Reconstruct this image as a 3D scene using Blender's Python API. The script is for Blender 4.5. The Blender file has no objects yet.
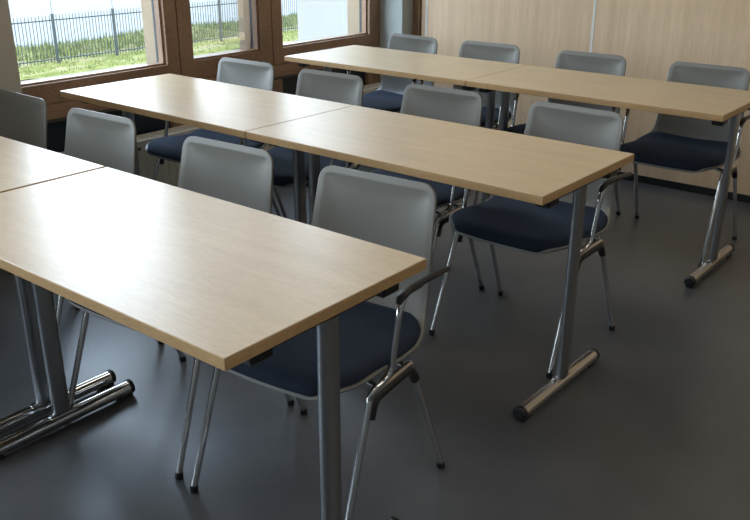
import bpy, math, random
from mathutils import Vector, Matrix
random.seed(7)
PI = math.pi
sc = bpy.context.scene
COL = sc.collection

# ------------------------------------------------------------------ materials
def mat(name, base=(.5,.5,.5), rough=.5, metal=0.0, spec=.5, coat=0.0, coat_rough=.1):
    m = bpy.data.materials.new(name); m.use_nodes = True
    b = m.node_tree.nodes['Principled BSDF']
    b.inputs['Base Color'].default_value = (*base, 1)
    b.inputs['Roughness'].default_value = rough
    b.inputs['Metallic'].default_value = metal
    b.inputs['Specular IOR Level'].default_value = spec
    b.inputs['Coat Weight'].default_value = coat
    b.inputs['Coat Roughness'].default_value = coat_rough
    return m, m.node_tree, b

def noise_color(nt, b, stops, scale=(1,1,1), nscale=5, detail=4, distort=0.0, coord='Object', rough_rng=None, bump=0.0, bdist=.01, nrough=.55):
    n = nt.nodes; l = nt.links
    tc = n.new('ShaderNodeTexCoord'); mp = n.new('ShaderNodeMapping'); mp.inputs['Scale'].default_value = scale
    nz = n.new('ShaderNodeTexNoise'); nz.inputs['Scale'].default_value = nscale; nz.inputs['Detail'].default_value = detail
    nz.inputs['Distortion'].default_value = distort; nz.inputs['Roughness'].default_value = nrough
    cr = n.new('ShaderNodeValToRGB')
    l.new(tc.outputs[coord], mp.inputs[0]); l.new(mp.outputs[0], nz.inputs['Vector']); l.new(nz.outputs['Fac'], cr.inputs[0])
    els = cr.color_ramp.elements
    while len(els) < len(stops): els.new(.5)
    for e, (p, c) in zip(els, stops): e.position = p; e.color = (*c, 1)
    if b is not None: l.new(cr.outputs[0], b.inputs['Base Color'])
    if rough_rng:
        mr = n.new('ShaderNodeMapRange'); mr.inputs['To Min'].default_value = rough_rng[0]; mr.inputs['To Max'].default_value = rough_rng[1]
        mr.inputs['From Min'].default_value = .3; mr.inputs['From Max'].default_value = .7
        l.new(nz.outputs['Fac'], mr.inputs['Value']); l.new(mr.outputs[0], b.inputs['Roughness'])
    if bump:
        bp = n.new('ShaderNodeBump'); bp.inputs['Strength'].default_value = bump; bp.inputs['Distance'].default_value = bdist
        l.new(nz.outputs['Fac'], bp.inputs['Height']); l.new(bp.outputs[0], b.inputs['Normal'])
    return cr, nz, mp

def wood(name, lo, hi, scale, rough, coat=0, fine=1.0, spec=.5):
    """two layers of stretched grain: broad bands and fine pores"""
    m, nt, b = mat(name, rough=rough, coat=coat, spec=spec)
    n = nt.nodes; l = nt.links
    cr, nz, mp = noise_color(nt, None, [(.3, lo), (.7, hi)], scale=scale, nscale=2.2, detail=5, distort=.12)
    mp2 = n.new('ShaderNodeMapping'); mp2.inputs['Scale'].default_value = tuple(s * 5 for s in scale)
    tc = n.new('ShaderNodeTexCoord'); l.new(tc.outputs['Object'], mp2.inputs[0])
    n2 = n.new('ShaderNodeTexNoise'); n2.inputs['Scale'].default_value = 6; n2.inputs['Detail'].default_value = 3
    l.new(mp2.outputs[0], n2.inputs['Vector'])
    r2 = n.new('ShaderNodeValToRGB'); r2.color_ramp.elements[0].position = .35; r2.color_ramp.elements[1].position = .6
    d = 1 - .16 * fine
    r2.color_ramp.elements[0].color = (d, d*.99, d*.97, 1); r2.color_ramp.elements[1].color = (1, 1, 1, 1)
    l.new(n2.outputs['Fac'], r2.inputs[0])
    mx = n.new('ShaderNodeMix'); mx.data_type = 'RGBA'; mx.blend_type = 'MULTIPLY'; mx.inputs[0].default_value = 1
    l.new(cr.outputs[0], mx.inputs[6]); l.new(r2.outputs[0], mx.inputs[7]); l.new(mx.outputs[2], b.inputs['Base Color'])
    return m

M = {}
M['table'] = wood('beech_laminate', (.53,.39,.225), (.61,.46,.28), (1.2, 9, 9), .37, fine=.7)
M['table'].node_tree.nodes['Principled BSDF'].inputs['IOR'].default_value = 2.05
M['edge'] = wood('beech_edge_band', (.46,.285,.125), (.56,.36,.17), (1.5, 1.5, 10), .45)
M['panel'] = wood('pale_oak_panel', (.655,.475,.305), (.765,.575,.385), (9, 9, .3), .5, fine=.6)
M['frame_wood'] = wood('brown_window_wood', (.25,.147,.088), (.35,.218,.135), (3, 2, 2), .45, fine=1.2)
M['rail_wood'] = wood('brown_rail_wood', (.25,.147,.088), (.38,.235,.145), (6, 1.0, 7), .45, fine=1.2)
m, nt, b = mat('polished_dark_floor', rough=.3, spec=.5)
cr, nz, mp = noise_color(nt, b, [(.3, (.062,.065,.069)), (.5, (.080,.082,.085)), (.7, (.104,.104,.104))], nscale=2.6, detail=5, distort=.2, rough_rng=(.285,.35), nrough=.6)
n = nt.nodes; l = nt.links; tc = n.new('ShaderNodeTexCoord')
# faint pale scuffs
ns = n.new('ShaderNodeTexNoise'); ns.inputs['Scale'].default_value = 55; ns.inputs['Detail'].default_value = 1; l.new(tc.outputs['Object'], ns.inputs['Vector'])
r2 = n.new('ShaderNodeValToRGB'); r2.color_ramp.elements[0].position = .70; r2.color_ramp.elements[1].position = .80
r2.color_ramp.elements[0].color = (0,0,0,1); r2.color_ramp.elements[1].color = (.05,.05,.05,1)
l.new(ns.outputs['Fac'], r2.inputs[0])
mx = n.new('ShaderNodeMix'); mx.data_type = 'RGBA'; mx.blend_type = 'ADD'; mx.inputs[0].default_value = 1
l.new(cr.outputs[0], mx.inputs[6]); l.new(r2.outputs[0], mx.inputs[7]); l.new(mx.outputs[2], b.inputs['Base Color'])
b.inputs['IOR'].default_value = 1.62
nb = n.new('ShaderNodeTexNoise'); nb.inputs['Scale'].default_value = 35; nb.inputs['Detail'].default_value = 5; l.new(tc.outputs['Object'], nb.inputs['Vector'])
bp = n.new('ShaderNodeBump'); bp.inputs['Strength'].default_value = .12; bp.inputs['Distance'].default_value = .004
M['floor'] = m
def plain(key, name, base, rough=.5, metal=0, spec=.5, var=.08, nscale=12, bump=0, coat=0, bdist=.002):
    m, nt, b = mat(name, base, rough, metal, spec, coat)
    lo = tuple(c * (1 - var) for c in base); hi = tuple(min(1, c * (1 + var)) for c in base)
    noise_color(nt, b, [(.35, lo), (.65, hi)], nscale=nscale, bump=bump, bdist=bdist)
    M[key] = m; return m
plain('shell', 'grey_plastic_shell', (.188,.184,.166), .40, bump=.15, nscale=260, var=.02)
plain('pad', 'navy_seat_fabric', (.006,.013,.029), .9, bump=.5, nscale=420, var=.25)
M['pad'].node_tree.nodes['Principled BSDF'].inputs['Sheen Weight'].default_value = .05
M['pad'].node_tree.nodes['Principled BSDF'].inputs['Sheen Tint'].default_value = (.35,.55,1,1)
plain('chrome', 'chromed_steel', (.62,.62,.62), .12, 1, var=.02)
plain('column', 'satin_steel_column', (.38,.39,.40), .32, 1, var=.03)
plain('black', 'black_plastic', (.012,.012,.013), .4, var=.1)
plain('bracket', 'dark_steel_bracket', (.03,.032,.036), .4, .3)
plain('cream', 'cream_radiator_enamel', (.66,.62,.52), .4, var=.02)
plain('slot', 'shadowed_slot', (.06,.055,.045), .8)
plain('navy', 'navy_spandrel_panel', (.008,.016,.026), .35, var=.1)
plain('concrete', 'grey_plaster', (.42,.39,.34), .8, nscale=3, var=.06, bump=.1)
plain('pillar', 'pale_grey_plaster', (.42,.46,.45), .8, nscale=3, var=.04)
plain('render', 'sand_coloured_render', (.24,.18,.115), .85, nscale=60, var=.04)
plain('sill', 'pale_metal_sill', (.09,.082,.072), .5, var=.03)
plain('gasket', 'dark_window_gasket', (.03,.035,.04), .5)
plain('white', 'white_painted_wall', (.72,.71,.68), .8, nscale=3, var=.02)
plain('dim', 'grey_painted_wall', (.30,.30,.29), .8, nscale=3, var=.02)
plain('strip', 'white_joint_strip', (.75,.74,.70), .5, var=.02)
plain('wing', 'pale_blue_render', (.205,.20,.175), .85, nscale=1.2, var=.03)
plain('fence', 'dark_green_fence_paint', (.018,.026,.024), .5)
plain('lot', 'pale_forecourt_paving', (.108,.106,.096), .9, nscale=.2, var=.04)
m, nt, b = mat('grassy_ground', rough=.95, spec=.1)
noise_color(nt, b, [(.3, (.065,.072,.012)), (.5, (.125,.125,.03)), (.62, (.21,.165,.09))], scale=(1,.6,1), nscale=1.6, detail=9, nrough=.7)
M['grass'] = m
for k, c in (('blade_a', (.07,.088,.014)), ('blade_b', (.17,.165,.06))):
    plain(k, 'grass_' + k, c, .8, var=.4, nscale=3)
plain('path', 'sandy_path', (.14,.105,.075), .95, nscale=5, var=.12)
# window glass: a real clear sheet, mostly transmitting with a faint mirror
m = bpy.data.materials.new('clear_window_glass'); m.use_nodes = True; nt = m.node_tree; nt.nodes.clear()
o = nt.nodes.new('ShaderNodeOutputMaterial'); t = nt.nodes.new('ShaderNodeBsdfTransparent'); g = nt.nodes.new('ShaderNodeBsdfGlossy')
t.inputs[0].default_value = (.93,.96,.95,1); g.inputs['Roughness'].default_value = .02
f = nt.nodes.new('ShaderNodeFresnel'); f.inputs[0].default_value = 1.45; ms = nt.nodes.new('ShaderNodeMixShader')
nt.links.new(f.outputs[0], ms.inputs[0]); nt.links.new(t.outputs[0], ms.inputs[1]); nt.links.new(g.outputs[0], ms.inputs[2]); nt.links.new(ms.outputs[0], o.inputs[0])
M['glass'] = m
m = bpy.data.materials.new('fill_glow'); m.use_nodes = True; b = m.node_tree.nodes['Principled BSDF']  # glowing face of the fill panels added overhead
b.inputs['Base Color'].default_value = (.9,.9,.88,1); b.inputs['Emission Color'].default_value = (1,.92,.80,1); b.inputs['Emission Strength'].default_value = 3.8
M['fill_face'] = m

# ------------------------------------------------------------------ mesh building
class MB:
    def __init__(s): s.v = []; s.f = []; s.m = []; s.sm = []
    def add(s, vs, fs, mi=0, smooth=False):
        o = len(s.v); s.v += [tuple(v) for v in vs]
        for f in fs: s.f.append([i + o for i in f]); s.m.append(mi); s.sm.append(smooth)
    def box(s, a, b, mi=0, bev=0.0):
        (x0,y0,z0),(x1,y1,z1) = a, b
        x0,x1 = sorted((x0,x1)); y0,y1 = sorted((y0,y1)); z0,z1 = sorted((z0,z1))
        if bev <= 0:
            vs = [(x,y,z) for z in (z0,z1) for y in (y0,y1) for x in (x0,x1)]
            s.add(vs, [(0,2,3,1),(4,5,7,6),(0,1,5,4),(2,6,7,3),(0,4,6,2),(1,3,7,5)], mi); return
        # chamfered box
        e = bev; vs = []; idx = {}
        for ix,(xx,sx) in enumerate(((x0,1),(x1,-1))):
            for iy,(yy,sy) in enumerate(((y0,1),(y1,-1))):
                for iz,(zz,sz) in enumerate(((z0,1),(z1,-1))):
                    idx[ix,iy,iz] = len(vs)
                    vs += [(xx, yy+sy*e, zz+sz*e), (xx+sx*e, yy, zz+sz*e), (xx+sx*e, yy+sy*e, zz)]
        fs = []
        I = lambda a,b,c,k: idx[a,b,c] + k
        for a_ in (0,1): fs.append([I(a_,0,0,0),I(a_,1,0,0),I(a_,1,1,0),I(a_,0,1,0)])
        for b_ in (0,1): fs.append([I(0,b_,0,1),I(1,b_,0,1),I(1,b_,1,1),I(0,b_,1,1)])
        for c_ in (0,1): fs.append([I(0,0,c_,2),I(1,0,c_,2),I(1,1,c_,2),I(0,1,c_,2)])
        for a_ in (0,1):
            for b_ in (0,1): fs.append([I(a_,b_,0,0),I(a_,b_,1,0),I(a_,b_,1,1),I(a_,b_,0,1)])
            for c_ in (0,1): fs.append([I(a_,0,c_,0),I(a_,1,c_,0),I(a_,1,c_,2),I(a_,0,c_,2)])
        for b_ in (0,1):
            for c_ in (0,1): fs.append([I(0,b_,c_,1),I(1,b_,c_,1),I(1,b_,c_,2),I(0,b_,c_,2)])
        for k in idx: fs.append([idx[k], idx[k]+1, idx[k]+2])
        s.add(vs, fs, mi)
    def tube(s, pts, r, n=12, mi=0, caps=True, sx=1.0, sy=1.0, up=None):
        """sweep an (elliptic) section along pts; r a number or a list"""
        P = [Vector(p) for p in pts]; k = len(P); R = r if isinstance(r, (list, tuple)) else [r]*k
        T = []
        for i in range(k):
            a = P[max(i-1,0)]; b = P[min(i+1,k-1)]; T.append((b-a).normalized())
        u = Vector(up) if up else (Vector((0,0,1)) if abs(T[0].z) < .9 else Vector((0,1,0)))
        vs = []; fs = []
        for i in range(k):
            w = T[i].cross(u).normalized()
            if w.length < .1: w = Vector((1,0,0))
            uu = w.cross(T[i]).normalized()
            for j in range(n):
                a = 2*PI*j/n
                vs.append(P[i] + w*math.cos(a)*R[i]*sx + uu*math.sin(a)*R[i]*sy)
            u = uu
        for i in range(k-1):
            for j in range(n):
                fs.append([i*n+j, i*n+(j+1)%n, (i+1)*n+(j+1)%n, (i+1)*n+j])
        s.add(vs, fs, mi, True)
        if caps:
            s.add(vs[:n], [list(range(n))[::-1]], mi); s.add(vs[-n:], [list(range(n))], mi)
    def build(s, name, mats, parent=None, loc=(0,0,0), weld=False):
        me = bpy.data.meshes.new(name); me.from_pydata(s.v, [], s.f)
        for mm in (mats if isinstance(mats, (list, tuple)) else [mats]): me.materials.append(mm)
        for p, mi, sm in zip(me.polygons, s.m, s.sm): p.material_index = mi; p.use_smooth = sm
        me.validate(); me.update()
        import bmesh
        bm = bmesh.new(); bm.from_mesh(me)
        if weld: bmesh.ops.remove_doubles(bm, verts=bm.verts, dist=1e-5)
        bmesh.ops.recalc_face_normals(bm, faces=bm.faces); bm.to_mesh(me); bm.free()
        ob = bpy.data.objects.new(name, me); COL.objects.link(ob); ob.location = loc
        if parent: ob.parent = parent
        return ob

def smooth_path(ctrl, r=.03, seg=6):
    """polyline with rounded corners"""
    P = [Vector(p) for p in ctrl]; out = [P[0]]
    for i in range(1, len(P)-1):
        a = (P[i-1]-P[i]); b = (P[i+1]-P[i]); d = min(r, a.length*.48, b.length*.48)
        p0 = P[i]+a.normalized()*d; p1 = P[i]+b.normalized()*d
        for k in range(seg+1):
            t = k/seg; out.append(p0*(1-t)**2 + P[i]*2*t*(1-t) + p1*t*t)
    out.append(P[-1]); return out

def tag(o, label=None, cat=None, group=None, kind=None):
    if label: o['label'] = label
    if cat: o['category'] = cat
    if group: o['group'] = group
    if kind: o['kind'] = kind
    return o
def empty(name, loc=(0,0,0), rz=0):
    o = bpy.data.objects.new(name, None); COL.objects.link(o); o.location = loc; o.rotation_euler = (0,0,rz)
    o.empty_display_size = .1; return o
def struct(name, mb, mats, parent=None, label=None, cat='wall'):
    o = mb.build(name, mats, parent)
    if not parent: tag(o, label or name.replace('_', ' '), cat, kind='structure')
    return o
def kids(o): return [c for c in COL.objects if c.parent == o]
def copy_tree(o, parent=None):
    c = o.copy(); COL.objects.link(c)
    if parent: c.parent = parent
    for ch in kids(o): copy_tree(ch, c)
    return c

# ------------------------------------------------------------------ room
XW = -2.711          # inner face of the window wall
YB = 3.975            # back wall
XR, YF, ZC = 4.2, -5.0, 2.75
ZS, ZH = .742, 2.5  # glass sill and head
mb = MB(); mb.box((XW-.35, YF-.1, -.15), (XR+.1, YB+.2, 0)); fl = struct('floor', mb, M['floor'], label='dark polished concrete floor of the classroom', cat='floor')
mb = MB(); mb.box((XW-.25, YF-.1, ZC), (XR+.1, YB+.2, ZC+.15)); struct('ceiling', mb, M['white'], label='white ceiling', cat='ceiling')
mb = MB(); mb.box((XR, YF-.1, 0), (XR+.1, YB+.2, ZC)); struct('wall_right', mb, M['dim'], label='grey painted right wall')
mb = MB(); mb.box((XW-.2, YF-.1, 0), (XR, YF, ZC)); struct('wall_front', mb, M['dim'], label='grey painted front wall')
# back wall: carcass, pale panels with white joint strips, dark recessed plinth
mb = MB(); mb.box((XW-.2, YB+.03, 0), (XR, YB+.2, ZC)); wb = struct('wall_back', mb, M['white'], label='back wall clad in pale oak panels with white vertical joints')
joints = [-2.413, -1.210, -.008, 1.195, 2.397, 3.60]
edges = [-2.463] + joints + [XR]
for i in range(len(edges)-1):
    mb = MB(); mb.box((edges[i]+.0085, YB, .045), (edges[i+1]-.0085, YB+.03, ZC), 0); mb.build('wall_panel', M['panel'], wb)
for x in joints:
    mb = MB(); mb.box((x-.0075, YB-.001, .045), (x+.0075, YB+.03, ZC)); mb.build('joint_strip', M['strip'], wb)
mb = MB(); mb.box((-2.52, YB+.004, 0), (XR, YB+.03, .045)); s = struct('baseboard_back', mb, M['black'], label='dark recessed plinth under the oak panels', cat='baseboard')
mb = MB(); mb.box((-2.522, YB-.012, .0), (-2.463, YB+.03, ZC), 0, .003); struct('trim_1', mb, M['frame_wood'], label='brown wooden upright beside the corner pillar', cat='trim')
# pillars
mb = MB(); mb.box((XW-.1, 3.85, 0), (-2.523, YB+.03, ZC), 0, .004); struct('wall_corner', mb, M['pillar'], label='pale grey pillar in the far corner')
mb = MB(); mb.box((XW-.1, .46, 0), (-2.523, 1.089, ZC), 0, .004); struct('wall_pillar', mb, M['concrete'], label='grey plaster pillar left of the first window')
# windows (outer bounds, opening)
WIN = [(1.083, 2.112, 1.15, 2.031), (2.116, 2.812, 2.208, 2.724), (2.816, 3.850, 2.90, 3.732),
       (-.52, .46, -.43, .37), (-2.0, -.524, -1.9, -.62), (-3.5, -2.004, -3.4, -2.1), (-5.0, -3.504, -4.9, -3.6)]
XG = XW-.072
for k, (a, b_, y0, y1) in enumerate(WIN):
    w = empty('window_%d' % (k+1), (XW, (y0+y1)/2, ZS)); tag(w, 'brown wooden window number %d of the window wall' % (k+1), 'window', kind='structure')
    inv = Vector(w.location)
    mb = MB()
    e = .0018
    mb.box((XW-.06, a+e, .648), (XW, y0, ZC)); mb.box((XW-.06, y1, .648), (XW, b_-e, ZC))
    mb.box((XW-.06, y0, .648), (XW, y1, ZS)); mb.box((XW-.06, y0, ZH), (XW, y1, ZC))
    # thin inner bead round the pane
    for q in ((y0, y0+.012, ZS, ZH), (y1-.012, y1, ZS, ZH)): mb.box((XW-.06, q[0], q[2]), (XW-.022, q[1], q[3]))
    mb.box((XW-.06, y0, ZS), (XW-.022, y1, ZS+.010))
    o = mb.build('window_frame', M['frame_wood'], w); o.location = -inv
    mb = MB()
    g = .011
    mb.box((XG-.008, y0-.02, ZS-.02), (XG+.009, y0+g, ZH+.02)); mb.box((XG-.008, y1-g, ZS-.02), (XG+.009, y1+.02, ZH+.02))
    mb.box((XG-.008, y0+g, ZS-.02), (XG+.009, y1-g, ZS+.007)); mb.box((XG-.008, y0+g, ZH-.01), (XG+.009, y1-g, ZH+.02))
    o = mb.build('window_gasket', M['gasket'], w); o.location = -inv
    mb = MB(); mb.add([(XG, y0+g, ZS+.007), (XG, y1-g, ZS+.007), (XG, y1-g, ZH-.01), (XG, y0+g, ZH-.01)], [(0,1,2,3)])
    o = mb.build('glass_pane', M['glass'], w); o.location = -inv
    mb = MB(); mb.box((XG-.16, y0-.02, ZS-.05), (XG-.009, y1+.02, ZS-.022)); 
    o = mb.build('outer_sill', M['sill'], w); o.location = -inv
# outer wall of the building, with the openings left out
mb = MB(); xo0, xo1 = XG-.14, XG-.009
mb.box((xo0, YF-.1, -.15), (xo1, 4.0, ZS-.05)); mb.box((xo0, YF-.1, ZH+.01), (xo1, 4.0, ZC+.15))
ys = sorted([(w_[2]-.02, w_[3]+.02) for w_ in WIN]); prev = YF-.1
for a, b_ in ys + [(4.0, 0)]:
    mb.box((xo0, prev, ZS-.05), (xo1, a, ZH+.01)); prev = b_
wl = struct('wall_left', mb, M['render'], label='window wall, sand coloured outside, brown timber rails and navy panels inside')
# inside under the windows: timber rail, posts, navy panels
for a, b_ in ((1.08, 3.85), (YF, .46)):
    mb = MB(); mb.box((XW-.06, a, .572), (XW+.004, b_, .644), 0, .002); mb.build('window_rail', M['rail_wood'], wl)
    mb = MB(); mb.box((XW-.055, a, .0), (XW-.03, b_, .556), 0); mb.build('navy_panel', M['navy'], wl)
    mb = MB(); mb.box((XW-.05, a, .556), (XW-.004, b_, .5715), 0); mb.build('pale_bead', M['sill'], wl)
for y0, y1 in ((2.03, 2.16), (2.745, 2.885), (3.72, 3.85), (1.085, 1.15), (-.58, -.46), (-2.06,-1.94)):
    mb = MB(); mb.box((XW-.029, y0, 0), (XW+.002, y0+.05, .5555), 0, .002); mb.box((XW-.029, y0+.054, 0), (XW+.002, y1, .5555), 0, .002); mb.build('window_post', M['frame_wood'], wl)

# radiators
def radiator(y0, y1, label):
    r = empty('radiator', (-2.63, (y0+y1)/2, 0)); tag(r, label, 'radiator', 'radiators under the windows')
    off = -Vector(r.location)
    x0, x1, z0, z1 = -2.69, -2.575, .10, .412
    mb = MB(); mb.box((x0, y0, z0), (x0+.02, y1, z1-.012)); mb.box((x1-.02, y0, z0), (x1, y1, z1-.012))
    n_ = int((y1-y0)/.045)
    for i in range(n_):
        y = y0+(i+.5)*(y1-y0)/n_; mb.box((x1, y-.012, z0+.03), (x1+.006, y+.012, z1-.05), 0, .002)
    for i in range(n_):
        y = y0+(i+.5)*(y1-y0)/n_; mb.box((x1, y-.009, z1-.046), (x1+.0008, y+.009, z1-.033), 1)
    o = mb.build('convector_panel', [M['cream'], M['slot']], r); o.location = off
    mb = MB()
    mb.box((x0-.002, y0, z1-.012), (x0+.016, y1, z1)); mb.box((x1-.014, y0, z1-.03), (x1+.004, y1, z1))
    mb.box((x0+.05, y0, z1-.01), (x0+.062, y1, z1-.001))
    mb.box((x0+.028, y0, z1-.008), (x0+.040, y1, z1-.001)); mb.box((x0+.075, y0, z1-.01), (x0+.088, y1, z1-.001))
    mb.box((x0+.016, y0, z1-.02), (x1-.014, y1, z1-.014), 1)
    o = mb.build('top_grille', [M['cream'], M['slot']], r); o.location = off
    for y in (y0, y1-.004):
        mb = MB(); mb.box((x0+.02, y, z0), (x1-.02, y+.004, z1-.013)); o = mb.build('side_panel', M['cream'], r); o.location = off
    for y in (y0+.15, y1-.15):
        mb = MB(); mb.tube([(x0+.06, y, 0), (x0+.06, y, z0+.04)], .012, 10); mb.box((x0+.03,y-.03,z0+.0),(x1-.03,y+.03,z0+.02)); o = mb.build('support', M['cream'], r); o.location = off
radiator(1.22, 2.68, 'long cream convector radiator behind the second row, under the two left windows')
radiator(2.98, 3.82, 'short cream convector radiator under the right window, near the corner pillar')

# added fill panels under the ceiling, out of view, to brighten the interior
for x, y in ((-1.2,-.6), (1.4,-.6), (-1.2,1.6), (1.4,1.6), (-1.2,-3.0), (1.4,-3.0), (3.1, 2.6)):
    L = empty('fill_light', (x, y, ZC)); tag(L, 'flat rectangular fill light panel added under the unseen ceiling', 'fill light', 'added fill light panels')
    mb = MB(); mb.box((-.32,-.62,-.03), (.32,.62,-.001), 0, .004); mb.build('housing', M['white'], L)
    mb = MB(); mb.box((-.29,-.59,-.034), (.29,.59,-.0301)); mb.build('fill_face', M['fill_face'], L)

# ------------------------------------------------------------------ tables
ZT, TT = .7608, .0262
def make_table():
    t = empty('folding_table')
    L, D = 1.198, .60
    mb = MB()
    # right end at x=0, front edge at y=0
    mb.box((-L, 0, ZT-TT), (0, D, ZT-.0012), 1, .0012)
    mb.box((-L+.0012, .0012, ZT-.004), (-.0012, D-.0012, ZT), 0, .0006)
    mb.build('tabletop', [M['table'], M['edge']], t)
    for s_ in (0, 1):
        x = -.046 if s_ == 0 else -L+.046
        # flat oval steel column
        mb = MB(); n = 20; vs = []
        for z in (.05, ZT-TT-.022):
            for j in range(n):
                a = 2*PI*j/n; cx, sy = math.cos(a), math.sin(a)
                px = .0138*math.copysign(abs(cx)**.55, cx); py = .0275*math.copysign(abs(sy)**.75, sy)
                vs.append((x+px+(.006 if s_ == 0 else -.006), .31+py, z - (.0 if z > .1 else .006*0)))
        mb.add(vs, [[j, (j+1)%n, n+(j+1)%n, n+j] for j in range(n)], 0, True)
        mb.build('leg', M['column'], t)
        # chromed foot tube with black end caps
        mb = MB(); mb.tube([(x, .052, .029), (x, .552, .029)], .0225, 18)
        mb.tube([(x, .265, .046), (x, .355, .046)], .010, 10, sx=1.5)
        ft = mb.build('foot', M['chrome'], t)
        for y, d in ((.052, -1), (.552, 1)):
            mb = MB(); mb.tube([(x, y-d*.006, .029), (x, y+d*.008, .029), (x, y+d*.012, .029)], [.0238,.0238,.017], 18)
            mb.box((x-.016, y-d*.05, .0), (x+.016, y+d*.004, .012), 0, .003)
            mb.build('end_cap', M['black'], ft)
        # steel head bracket under the top
        mb = MB(); mb.box((x-.020, .085, ZT-TT-.022), (x+.020, .52, ZT-TT-.0005), 0, .002)
        br = mb.build('bracket', M['bracket'], t)
        for y in (.085, .475):
            mb = MB(); mb.box((x-.024, y-.005, ZT-TT-.036), (x+.026, y+.055, ZT-TT-.0003), 0, .006); mb.build('bracket_cap', M['black'], br)
    # folding stay between bracket and top
    for s_, x in ((1, -.09), (-1, -L+.09)):
        mb = MB(); mb.tube([(x, .29, ZT-TT-.03), (x-s_*.20, .29, ZT-TT-.006)], .006, 8)
        mb.build('folding_stay', M['chrome'], t)
    return t
table0 = make_table()
TB = [ # x, y, angle, label
 (0, 0, 0, 'front beech table with its bare right end nearest the camera'),
 (-1.2095, 0, 0, 'front row beech table cut off by the left edge of the photo'),
 (-.0173, 1.1716, -.013, 'middle row beech table with its right end and chromed foot over open floor'),
 (None, 2, -.013, 'middle row beech table with its left end by the first window'),
 (.0239, 2.5492, -.0074, 'far row beech table with its right end by the oak panelled wall'),
 (None, 4, -.0074, 'far row beech table with its left end below the third window')]
for i, (x, y, a, lab) in enumerate(TB):
    if x is None:
        bx, by, ba, _ = TB[y]; x, y = bx-1.2005*math.cos(ba), by-1.2005*math.sin(ba)
    t = table0 if i == 0 else copy_tree(table0)
    t.location = (x, y, 0); t.rotation_euler = (0,0,a); tag(t, lab, 'table', 'classroom tables set in three rows')

# ------------------------------------------------------------------ chairs (origin between the feet, sitter faces -y)
# profile of the shell: (arc length ->) y, z
PROF = [(-.246,.426), (-.239,.440), (-.205,.449), (-.12,.452), (0,.446), (.09,.438), (.15,.440), (.195,.456), (.225,.487), (.241,.53), (.252,.59), (.266,.66), (.281,.73), (.293,.79), (.299,.819)]
def prof(n=44):
    P = [Vector((0,y,z)) for y,z in PROF]; out = []
    for i in range(len(P)-1):
        p0 = P[max(i-1,0)]; p1 = P[i]; p2 = P[i+1]; p3 = P[min(i+2,len(P)-1)]
        for k in range(4):
            t = k/4
            out.append(.5*((2*p1)+(-p0+p2)*t+(2*p0-5*p1+4*p2-p3)*t*t+(-p0+3*p1-3*p2+p3)*t**3))
    out.append(P[-1]); return out
PP = prof()
S = [0.0]
for i in range(1, len(PP)): S.append(S[-1]+(PP[i]-PP[i-1]).length)
ST = S[-1]
def sample(s):
    s = max(0, min(ST, s))
    for i in range(1, len(S)):
        if S[i] >= s:
            t = (s-S[i-1])/max(1e-9, S[i]-S[i-1]); p = PP[i-1].lerp(PP[i], t)
            d = (PP[i]-PP[i-1]).normalized(); return p, Vector((0, -d.z, d.y))   # normal: up / towards the sitter
    return PP[-1], Vector((0,-1,0))
def halfw(s):
    # flat-on half width along the shell
    f = s/ST
    if f < .40: w = .250
    elif f < .62: w = .252-.045*sstep(.40,.62,f)
    else: w = .207-.017*((f-.62)/.38)
    rt, rf = .044, .112
    t = ST-s
    if t < rt: w = w-rt+math.sqrt(max(0, rt*rt-(rt-t)**2))
    if s < rf: w = w-rf+math.sqrt(max(0, rf*rf-(rf-s)**2))
    return w
def sstep(a, b, x):
    t = max(0, min(1, (x-a)/(b-a))); return t*t*(3-2*t)
def shell_point(s, u, lift=0.0):
    p, nrm = sample(s); w = halfw(s); x = u*w
    full = halfw(min(max(s,.126), ST-.053))
    f = s/ST
    # hollow of the back: the sides come forward; seat: the sides rise a little
    fb = sstep(.38,.60,f); hol = (1-fb)*.030*sstep(.30,.55,f)*abs(x/full)**2.6 + fb*.026
    hol += .010*(1-sstep(.1,.5,f))*abs(x/full)**3
    # recess inside a raised border on the back
    if f > .38:
        rr = .044; t = ST-s
        dx = full-.003-abs(x); 
        qx = max(0, abs(x)-(full-rr)); qy = max(0, rr-t); d = rr-math.hypot(qx, qy) if (qx > 0 and qy > 0) else min(dx, t)
        xi = min(1, abs(x)/(full-.018)); bowl = .021*(1-xi**2); ch = min(max(0, d-.019)*.6, max(0, t-.019)*.30)
        hol -= fb*(bowl*ch/max(1e-6, (bowl**2+ch**2)**.5))
    bow = .026*(x/.25)**2*(1-sstep(0,.32,f))
    return Vector((x, p.y+bow, p.z)) + nrm*(hol+lift)
def srows():
    out = []; 
    for k in range(13): out.append(.125*(1-math.cos(PI/2*k/13)))
    a, b_ = .125, ST-.052
    for k in range(30): out.append(a+(b_-a)*k/30)
    for k in range(19): out.append(b_+.052*math.sin(PI/2*k/18))
    return out
def ucols():
    us = []
    for k in range(-22, 23): us.append(math.copysign(1-(1-abs(k)/22)**1.35, k))
    return us
def closed_sheet(grid_top, grid_bot):
    mb = MB(); R = len(grid_top); C = len(grid_top[0]); vs = [p for r in grid_top for p in r]+[p for r in grid_bot for p in r]; N = R*C; fs = []
    for i in range(R-1):
        for j in range(C-1):
            a = i*C+j; fs.append([a, a+1, a+C+1, a+C]); fs.append([N+a, N+a+C, N+a+C+1, N+a+1])
    ring = [j for j in range(C)]+[i*C+C-1 for i in range(1, R)]+[(R-1)*C+j for j in range(C-2, -1, -1)]+[i*C for i in range(R-2, 0, -1)]
    for k in range(len(ring)):
        a, b_ = ring[k], ring[(k+1) % len(ring)]; fs.append([a, N+a, N+b_, b_])
    mb.add(vs, fs, 0, True); return mb
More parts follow.
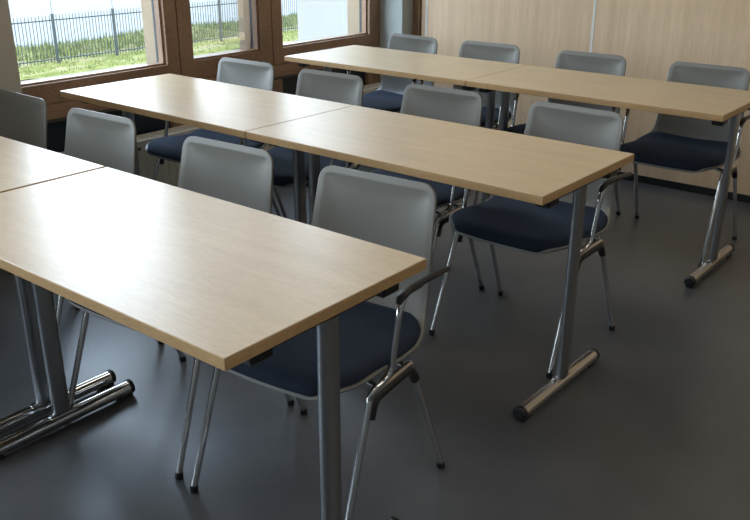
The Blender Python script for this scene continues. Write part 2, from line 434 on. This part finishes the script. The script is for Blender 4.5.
def make_chair():
    c = empty('armchair')
    rows, cols = srows(), ucols()
    top = [[shell_point(s, u) for u in cols] for s in rows]
    bot = [[shell_point(s, u, -.007) for u in cols] for s in rows]
    sh = closed_sheet(top, bot).build('seat_shell', M['shell'], c)
    # upholstered seat pad
    s0, s1 = .009, .475; pr = []; NR = 26
    gt, gb = [], []
    for i in range(NR+1):
        t = i/NR; s = s0+(s1-s0)*(.5-.5*math.cos(PI*t)); rt = .075; e = 1.0
        q = min(s-s0, s1-s)
        e = math.sqrt(max(0, 1-(1-min(1, q/rt))**2)) if q < rt else 1
        wp = (halfw(max(s,.03))-.009 - .05*(1-e))
        r1, r2 = [], []
        for u in [math.sin(PI/2*k/12) for k in range(-12, 13)]:
            ua = abs(u)
            edge = min(1, math.sqrt(max(0, 1-ua**6)))*min(1, math.sqrt(max(0, 1-(1-min(1,q/.03))**2)))
            uu = u*wp/max(halfw(s), .05); uu = max(-.97, min(.97, uu))
            r1.append(shell_point(s, uu, .002+.026*edge)); r2.append(shell_point(s, uu, .001))
        gt.append(r1); gb.append(r2)
    closed_sheet(gt, gb).build('seat_pad', M['pad'], c)
    for s_ in (-1, 1):
        xt, xf = s_*.242, s_*.252
        ftop = (xt, -.105, .405); rtop = (xt, .075, .412)
        ffoot = (xf, -.245, .012); rfoot = (xf, .238, .012)
        r = .0095
        for nm, foot, top_, d in (('leg', ffoot, ftop, 1), ('leg', rfoot, rtop, -1)):
            mb = MB(); mid = Vector(top_); k = mid+(Vector(foot)-mid).normalized()*.02
            mb.tube([foot, k], r, 12); lg = mb.build('leg', M['chrome'], c)
            mb = MB(); f0 = Vector(foot); dr = (mid-f0).normalized()
            mb.tube([(f0.x, f0.y, 0.0), (f0.x, f0.y, .004), f0+dr*.008], [.0105,.0120,.0115], 12); mb.build('foot_cap', M['black'], lg)
        # side bar with bends joins both legs
        fk = Vector(ftop)+(Vector(ffoot)-Vector(ftop)).normalized()*.02; rk = Vector(rtop)+(Vector(rfoot)-Vector(rtop)).normalized()*.02
        path = smooth_path([fk+(Vector(ffoot)-fk)*.03, ftop, rtop, rk+(Vector(rfoot)-rk)*.03], .022, 5)
        mb = MB(); mb.tube(path, r, 12); mb.build('side_bar', M['chrome'], c)
        # black stacking bracket under the bar with two hanging ears
        mb = MB(); xb = xt+s_*.001
        mb.tube(smooth_path([Vector(ftop)+Vector((0,-.001,-.066)), Vector(ftop)+Vector((0,.014,-.017)), Vector(rtop)+Vector((0,-.004,-.015)), Vector(rtop)+Vector((0,.0245,-.060))], .022, 5), .0135, 10, sx=.95, sy=1.0)
        mb.build('stacking_bracket', M['black'], c)
        # arm tube and pad
        xa = s_*.263
        mb = MB()
        P = smooth_path([(xt+s_*.004, -.118, .400), (xt+s_*.010, -.108, .424), (xa-s_*.006, -.070, .430), (xa, -.048, .450), (xa+s_*.002, -.018, .600), (xa+s_*.002, .006, .636), (xa, .08, .633)], .028, 5)
        mb.tube(P, .0088, 12); at = mb.build('arm_tube', M['chrome'], c)
        mb = MB()
        mb.tube([(xa+s_*.002, -.024, .618), (xa+s_*.002, -.016, .630), (xa+s_*.002, .015, .640), (xa, .10, .637), (xa-s_*.003, .212, .627), (xa-s_*.003, .228, .627)], [.006,.0115,.0115,.0105,.010,.005], 12, sx=1.05, sy=.72)
        mb.build('arm_pad', M['black'], at)
    for y, z in ((-.075, .412), (.055, .408)):
        mb = MB(); mb.tube([(-.242, y, z), (-.19, y, z+.012), (.19, y, z+.012), (.242, y, z)], .0085, 10); mb.build('cross_bar', M['chrome'], c)
    return c
chair0 = make_chair()
D2 = math.radians
CH = [ # x, y, deg, label
 (-0.352,0.612, 4.5, 'grey shell armchair at the front table, rightmost, its armrest past the table end'),
 (-0.930,0.590, 3.5, 'grey shell armchair second from the right at the front row of tables'),
 (-1.608,0.6, 2.5, 'grey shell armchair behind the seam of the front tables, third from the right'),
 (-2.175,0.61, -1, 'grey shell armchair at the left edge of the photo, below the plaster pillar'),
 (-0.368,1.78, -1.5, 'grey shell armchair at the right end of the middle row of tables'),
 (-0.952,1.78, 1, 'grey shell armchair second from the right at the middle row'),
 (-1.565,1.775, 1, 'grey shell armchair left of the seam of the middle tables, third from the right'),
 (-2.119,1.775, 1, 'grey shell armchair leftmost at the middle row, below the second window'),
 (-0.312,3.095, 0, 'grey shell armchair at the right end of the far row, before the oak panels'),
 (-0.915,3.09, 1, 'grey shell armchair second from the right at the far row, below the white panel joint'),
 (-1.530,3.09, 1, 'grey shell armchair third from the right at the far row'),
 (-2.088,3.08, -5, 'grey shell armchair leftmost at the far row, before the corner pillar')]
for i, (x, y, a, lab) in enumerate(CH):
    c = chair0 if i == 0 else copy_tree(chair0)
    c.location = (x, y, 0); c.rotation_euler = (0,0,D2(a)); tag(c, lab, 'chair', 'grey shell armchairs with navy seats')

# ------------------------------------------------------------------ outdoors
CX, CY, CZ = 1.0078, -.8436, 1.4619
G = -1.75; K = 2.2
def far(x, y): return (CX+(x-CX)*K, CY+(y-CY)*K)
def gz(x, y):
    # flat by the fence, a low bank behind it
    d = -18.3 - x
    return G + (.15*sstep(0, 1.6, d) + .06*math.sin(y*.9)*sstep(.5,1.5,d) if d > 0 else 0)
mb = MB(); nx, ny = 40, 80; vs = []; fs = []
xa, xb, ya, yb = -20.2, -16.3, 2.0, 34.0
for i in range(nx+1):
    for j in range(ny+1):
        x = xa+(xb-xa)*i/nx; y = ya+(yb-ya)*j/ny; vs.append((x, y, gz(x,y)+random.uniform(-.02,.02)))
for i in range(nx):
    for j in range(ny): a = i*(ny+1)+j; fs.append([a, a+1, a+ny+2, a+ny+1])
mb.add(vs, fs, 0, True); tag(mb.build('lawn', M['grass']), 'rough green verge with a low bank behind the fence', 'lawn', kind='structure')
mb = MB(); mb.add([(-16.3,-30,G), (XG-.15,-30,G), (XG-.15,60,G), (-16.3,60,G)], [(0,1,2,3)])
tag(mb.build('path', M['path']), 'sandy path outside the windows', 'path', kind='structure')
mb = MB(); mb.add([(-160,-120,G-.02), (-16.3,-120,G-.02), (-16.3,160,G-.02), (-160,160,G-.02)], [(0,1,2,3)])
tag(mb.build('forecourt', M['lot']), 'pale open forecourt beyond the verge', 'ground', kind='structure')
mb = MB()
for k in range(26000):
    x = random.uniform(xa, xb-.1); y = random.uniform(4, 24); d = -18.3-x
    if d < 0 and random.random() < .55: continue
    h = random.uniform(.03,.09) if d < .2 else random.uniform(.06,.2)
    z = gz(x,y)-.02; a = random.uniform(0, PI); w = random.uniform(.008,.02)
    dx, dy = math.cos(a)*w, math.sin(a)*w; lx, ly = random.uniform(-.05,.05), random.uniform(-.05,.05)
    mb.add([(x-dx,y-dy,z),(x+dx,y+dy,z),(x+lx,y+ly,z+h)], [(0,1,2)], random.choice((0,0,1)))
tag(mb.build('grass', [M['blade_a'], M['blade_b']]), 'tufts of grass and weeds on the verge by the fence', 'grass', kind='stuff')
# fence
FX = far(-7.58, 0)[0]
F = empty('metal_fence', (FX, 12, G)); tag(F, 'dark metal picket fence across the grass outside the windows', 'fence'); off = -Vector(F.location)
posts = [far(0, y)[1] for y in (2.25, 2.94, 3.63, 4.322, 5.085, 5.88, 6.681, 7.5, 8.33, 9.15, 9.98)]
HF = 1.09
for y in posts:
    mb = MB(); mb.box((FX-.025, y-.032, G-.03), (FX+.025, y+.032, G+HF+.06), 0, .005); mb.tube([(FX, y, G+HF+.05), (FX+.03, y-.02, G+HF+.75)], .006, 6)
    o = mb.build('post', M['fence'], F); o.location = off
for i in range(len(posts)-1):
    y0, y1 = posts[i]+.032, posts[i+1]-.032; n_ = round((posts[i+1]-posts[i])/.089)
    mb = MB()
    for z in (G+.10, G+HF-.09): mb.box((FX-.012, y0, z-.014), (FX+.012, y1, z+.014))
    for k in range(1, n_):
        y = posts[i]+(posts[i+1]-posts[i])*k/n_
        if y < y0+.02 or y > y1-.02: continue
        mb.tube([(FX+.013, y, G+.03), (FX+.013, y, G+HF), (FX+.013, y, G+HF+.05)], [.0095,.0095,.001], 5)
    o = mb.build('picket_panel', M['fence'], F); o.location = off
# white wing of the building beyond the third window
mb = MB(); mb.box((-8.0, 8.55, G), (-4.0, 12.5, 4.5), 0); tag(mb.build('building_wing', M['wing']), 'plain pale rendered wing of the building seen through the right window', 'building', kind='structure')

# ------------------------------------------------------------------ light
w = bpy.data.worlds.new('overcast_sky'); sc.world = w; w.use_nodes = True; nt = w.node_tree
bg = nt.nodes['Background']; bg.inputs[1].default_value = 9.0
tc = nt.nodes.new('ShaderNodeTexCoord'); sp = nt.nodes.new('ShaderNodeSeparateXYZ'); cr = nt.nodes.new('ShaderNodeValToRGB')
nt.links.new(tc.outputs['Generated'], sp.inputs[0]); nt.links.new(sp.outputs['Z'], cr.inputs[0]); nt.links.new(cr.outputs[0], bg.inputs[0])
cr.color_ramp.elements[0].position = 0; cr.color_ramp.elements[0].color = (.83,.92,1,1)
cr.color_ramp.elements[1].position = .8; cr.color_ramp.elements[1].color = (.56,.74,1,1)
for k, (a, b_, y0, y1) in enumerate(WIN):
    ld = bpy.data.lights.new('window_portal', 'AREA'); ld.shape = 'RECTANGLE'; ld.size = ZH-ZS; ld.size_y = y1-y0
    ld.cycles.is_portal = True
    lo = bpy.data.objects.new('window_portal', ld); COL.objects.link(lo); lo.location = (XG-.02, (y0+y1)/2, (ZS+ZH)/2); lo.rotation_euler = (0, -PI/2, 0)

# ------------------------------------------------------------------ camera
yaw, pitch, roll, f = .6755, .3819, .0025, 846.18
fw = Vector((-math.sin(yaw)*math.cos(pitch), math.cos(yaw)*math.cos(pitch), -math.sin(pitch)))
r_ = Vector((math.cos(yaw), math.sin(yaw), 0)); u_ = r_.cross(fw)
r2 = r_*math.cos(roll)+u_*math.sin(roll); u2 = -r_*math.sin(roll)+u_*math.cos(roll)
cd = bpy.data.cameras.new('camera'); cd.sensor_width = 36; cd.lens = f*36/750; cd.clip_start = .05; cd.clip_end = 500
co = bpy.data.objects.new('camera', cd); COL.objects.link(co)
co.matrix_world = Matrix(((r2.x,u2.x,-fw.x,CX),(r2.y,u2.y,-fw.y,CY),(r2.z,u2.z,-fw.z,CZ),(0,0,0,1)))
sc.camera = co
sc.view_settings.view_transform = 'Standard'
sc.view_settings.exposure = 0.14
sc.cycles.use_denoising = True
sc.cycles.max_bounces = 10; sc.cycles.diffuse_bounces = 5; sc.cycles.transparent_max_bounces = 12
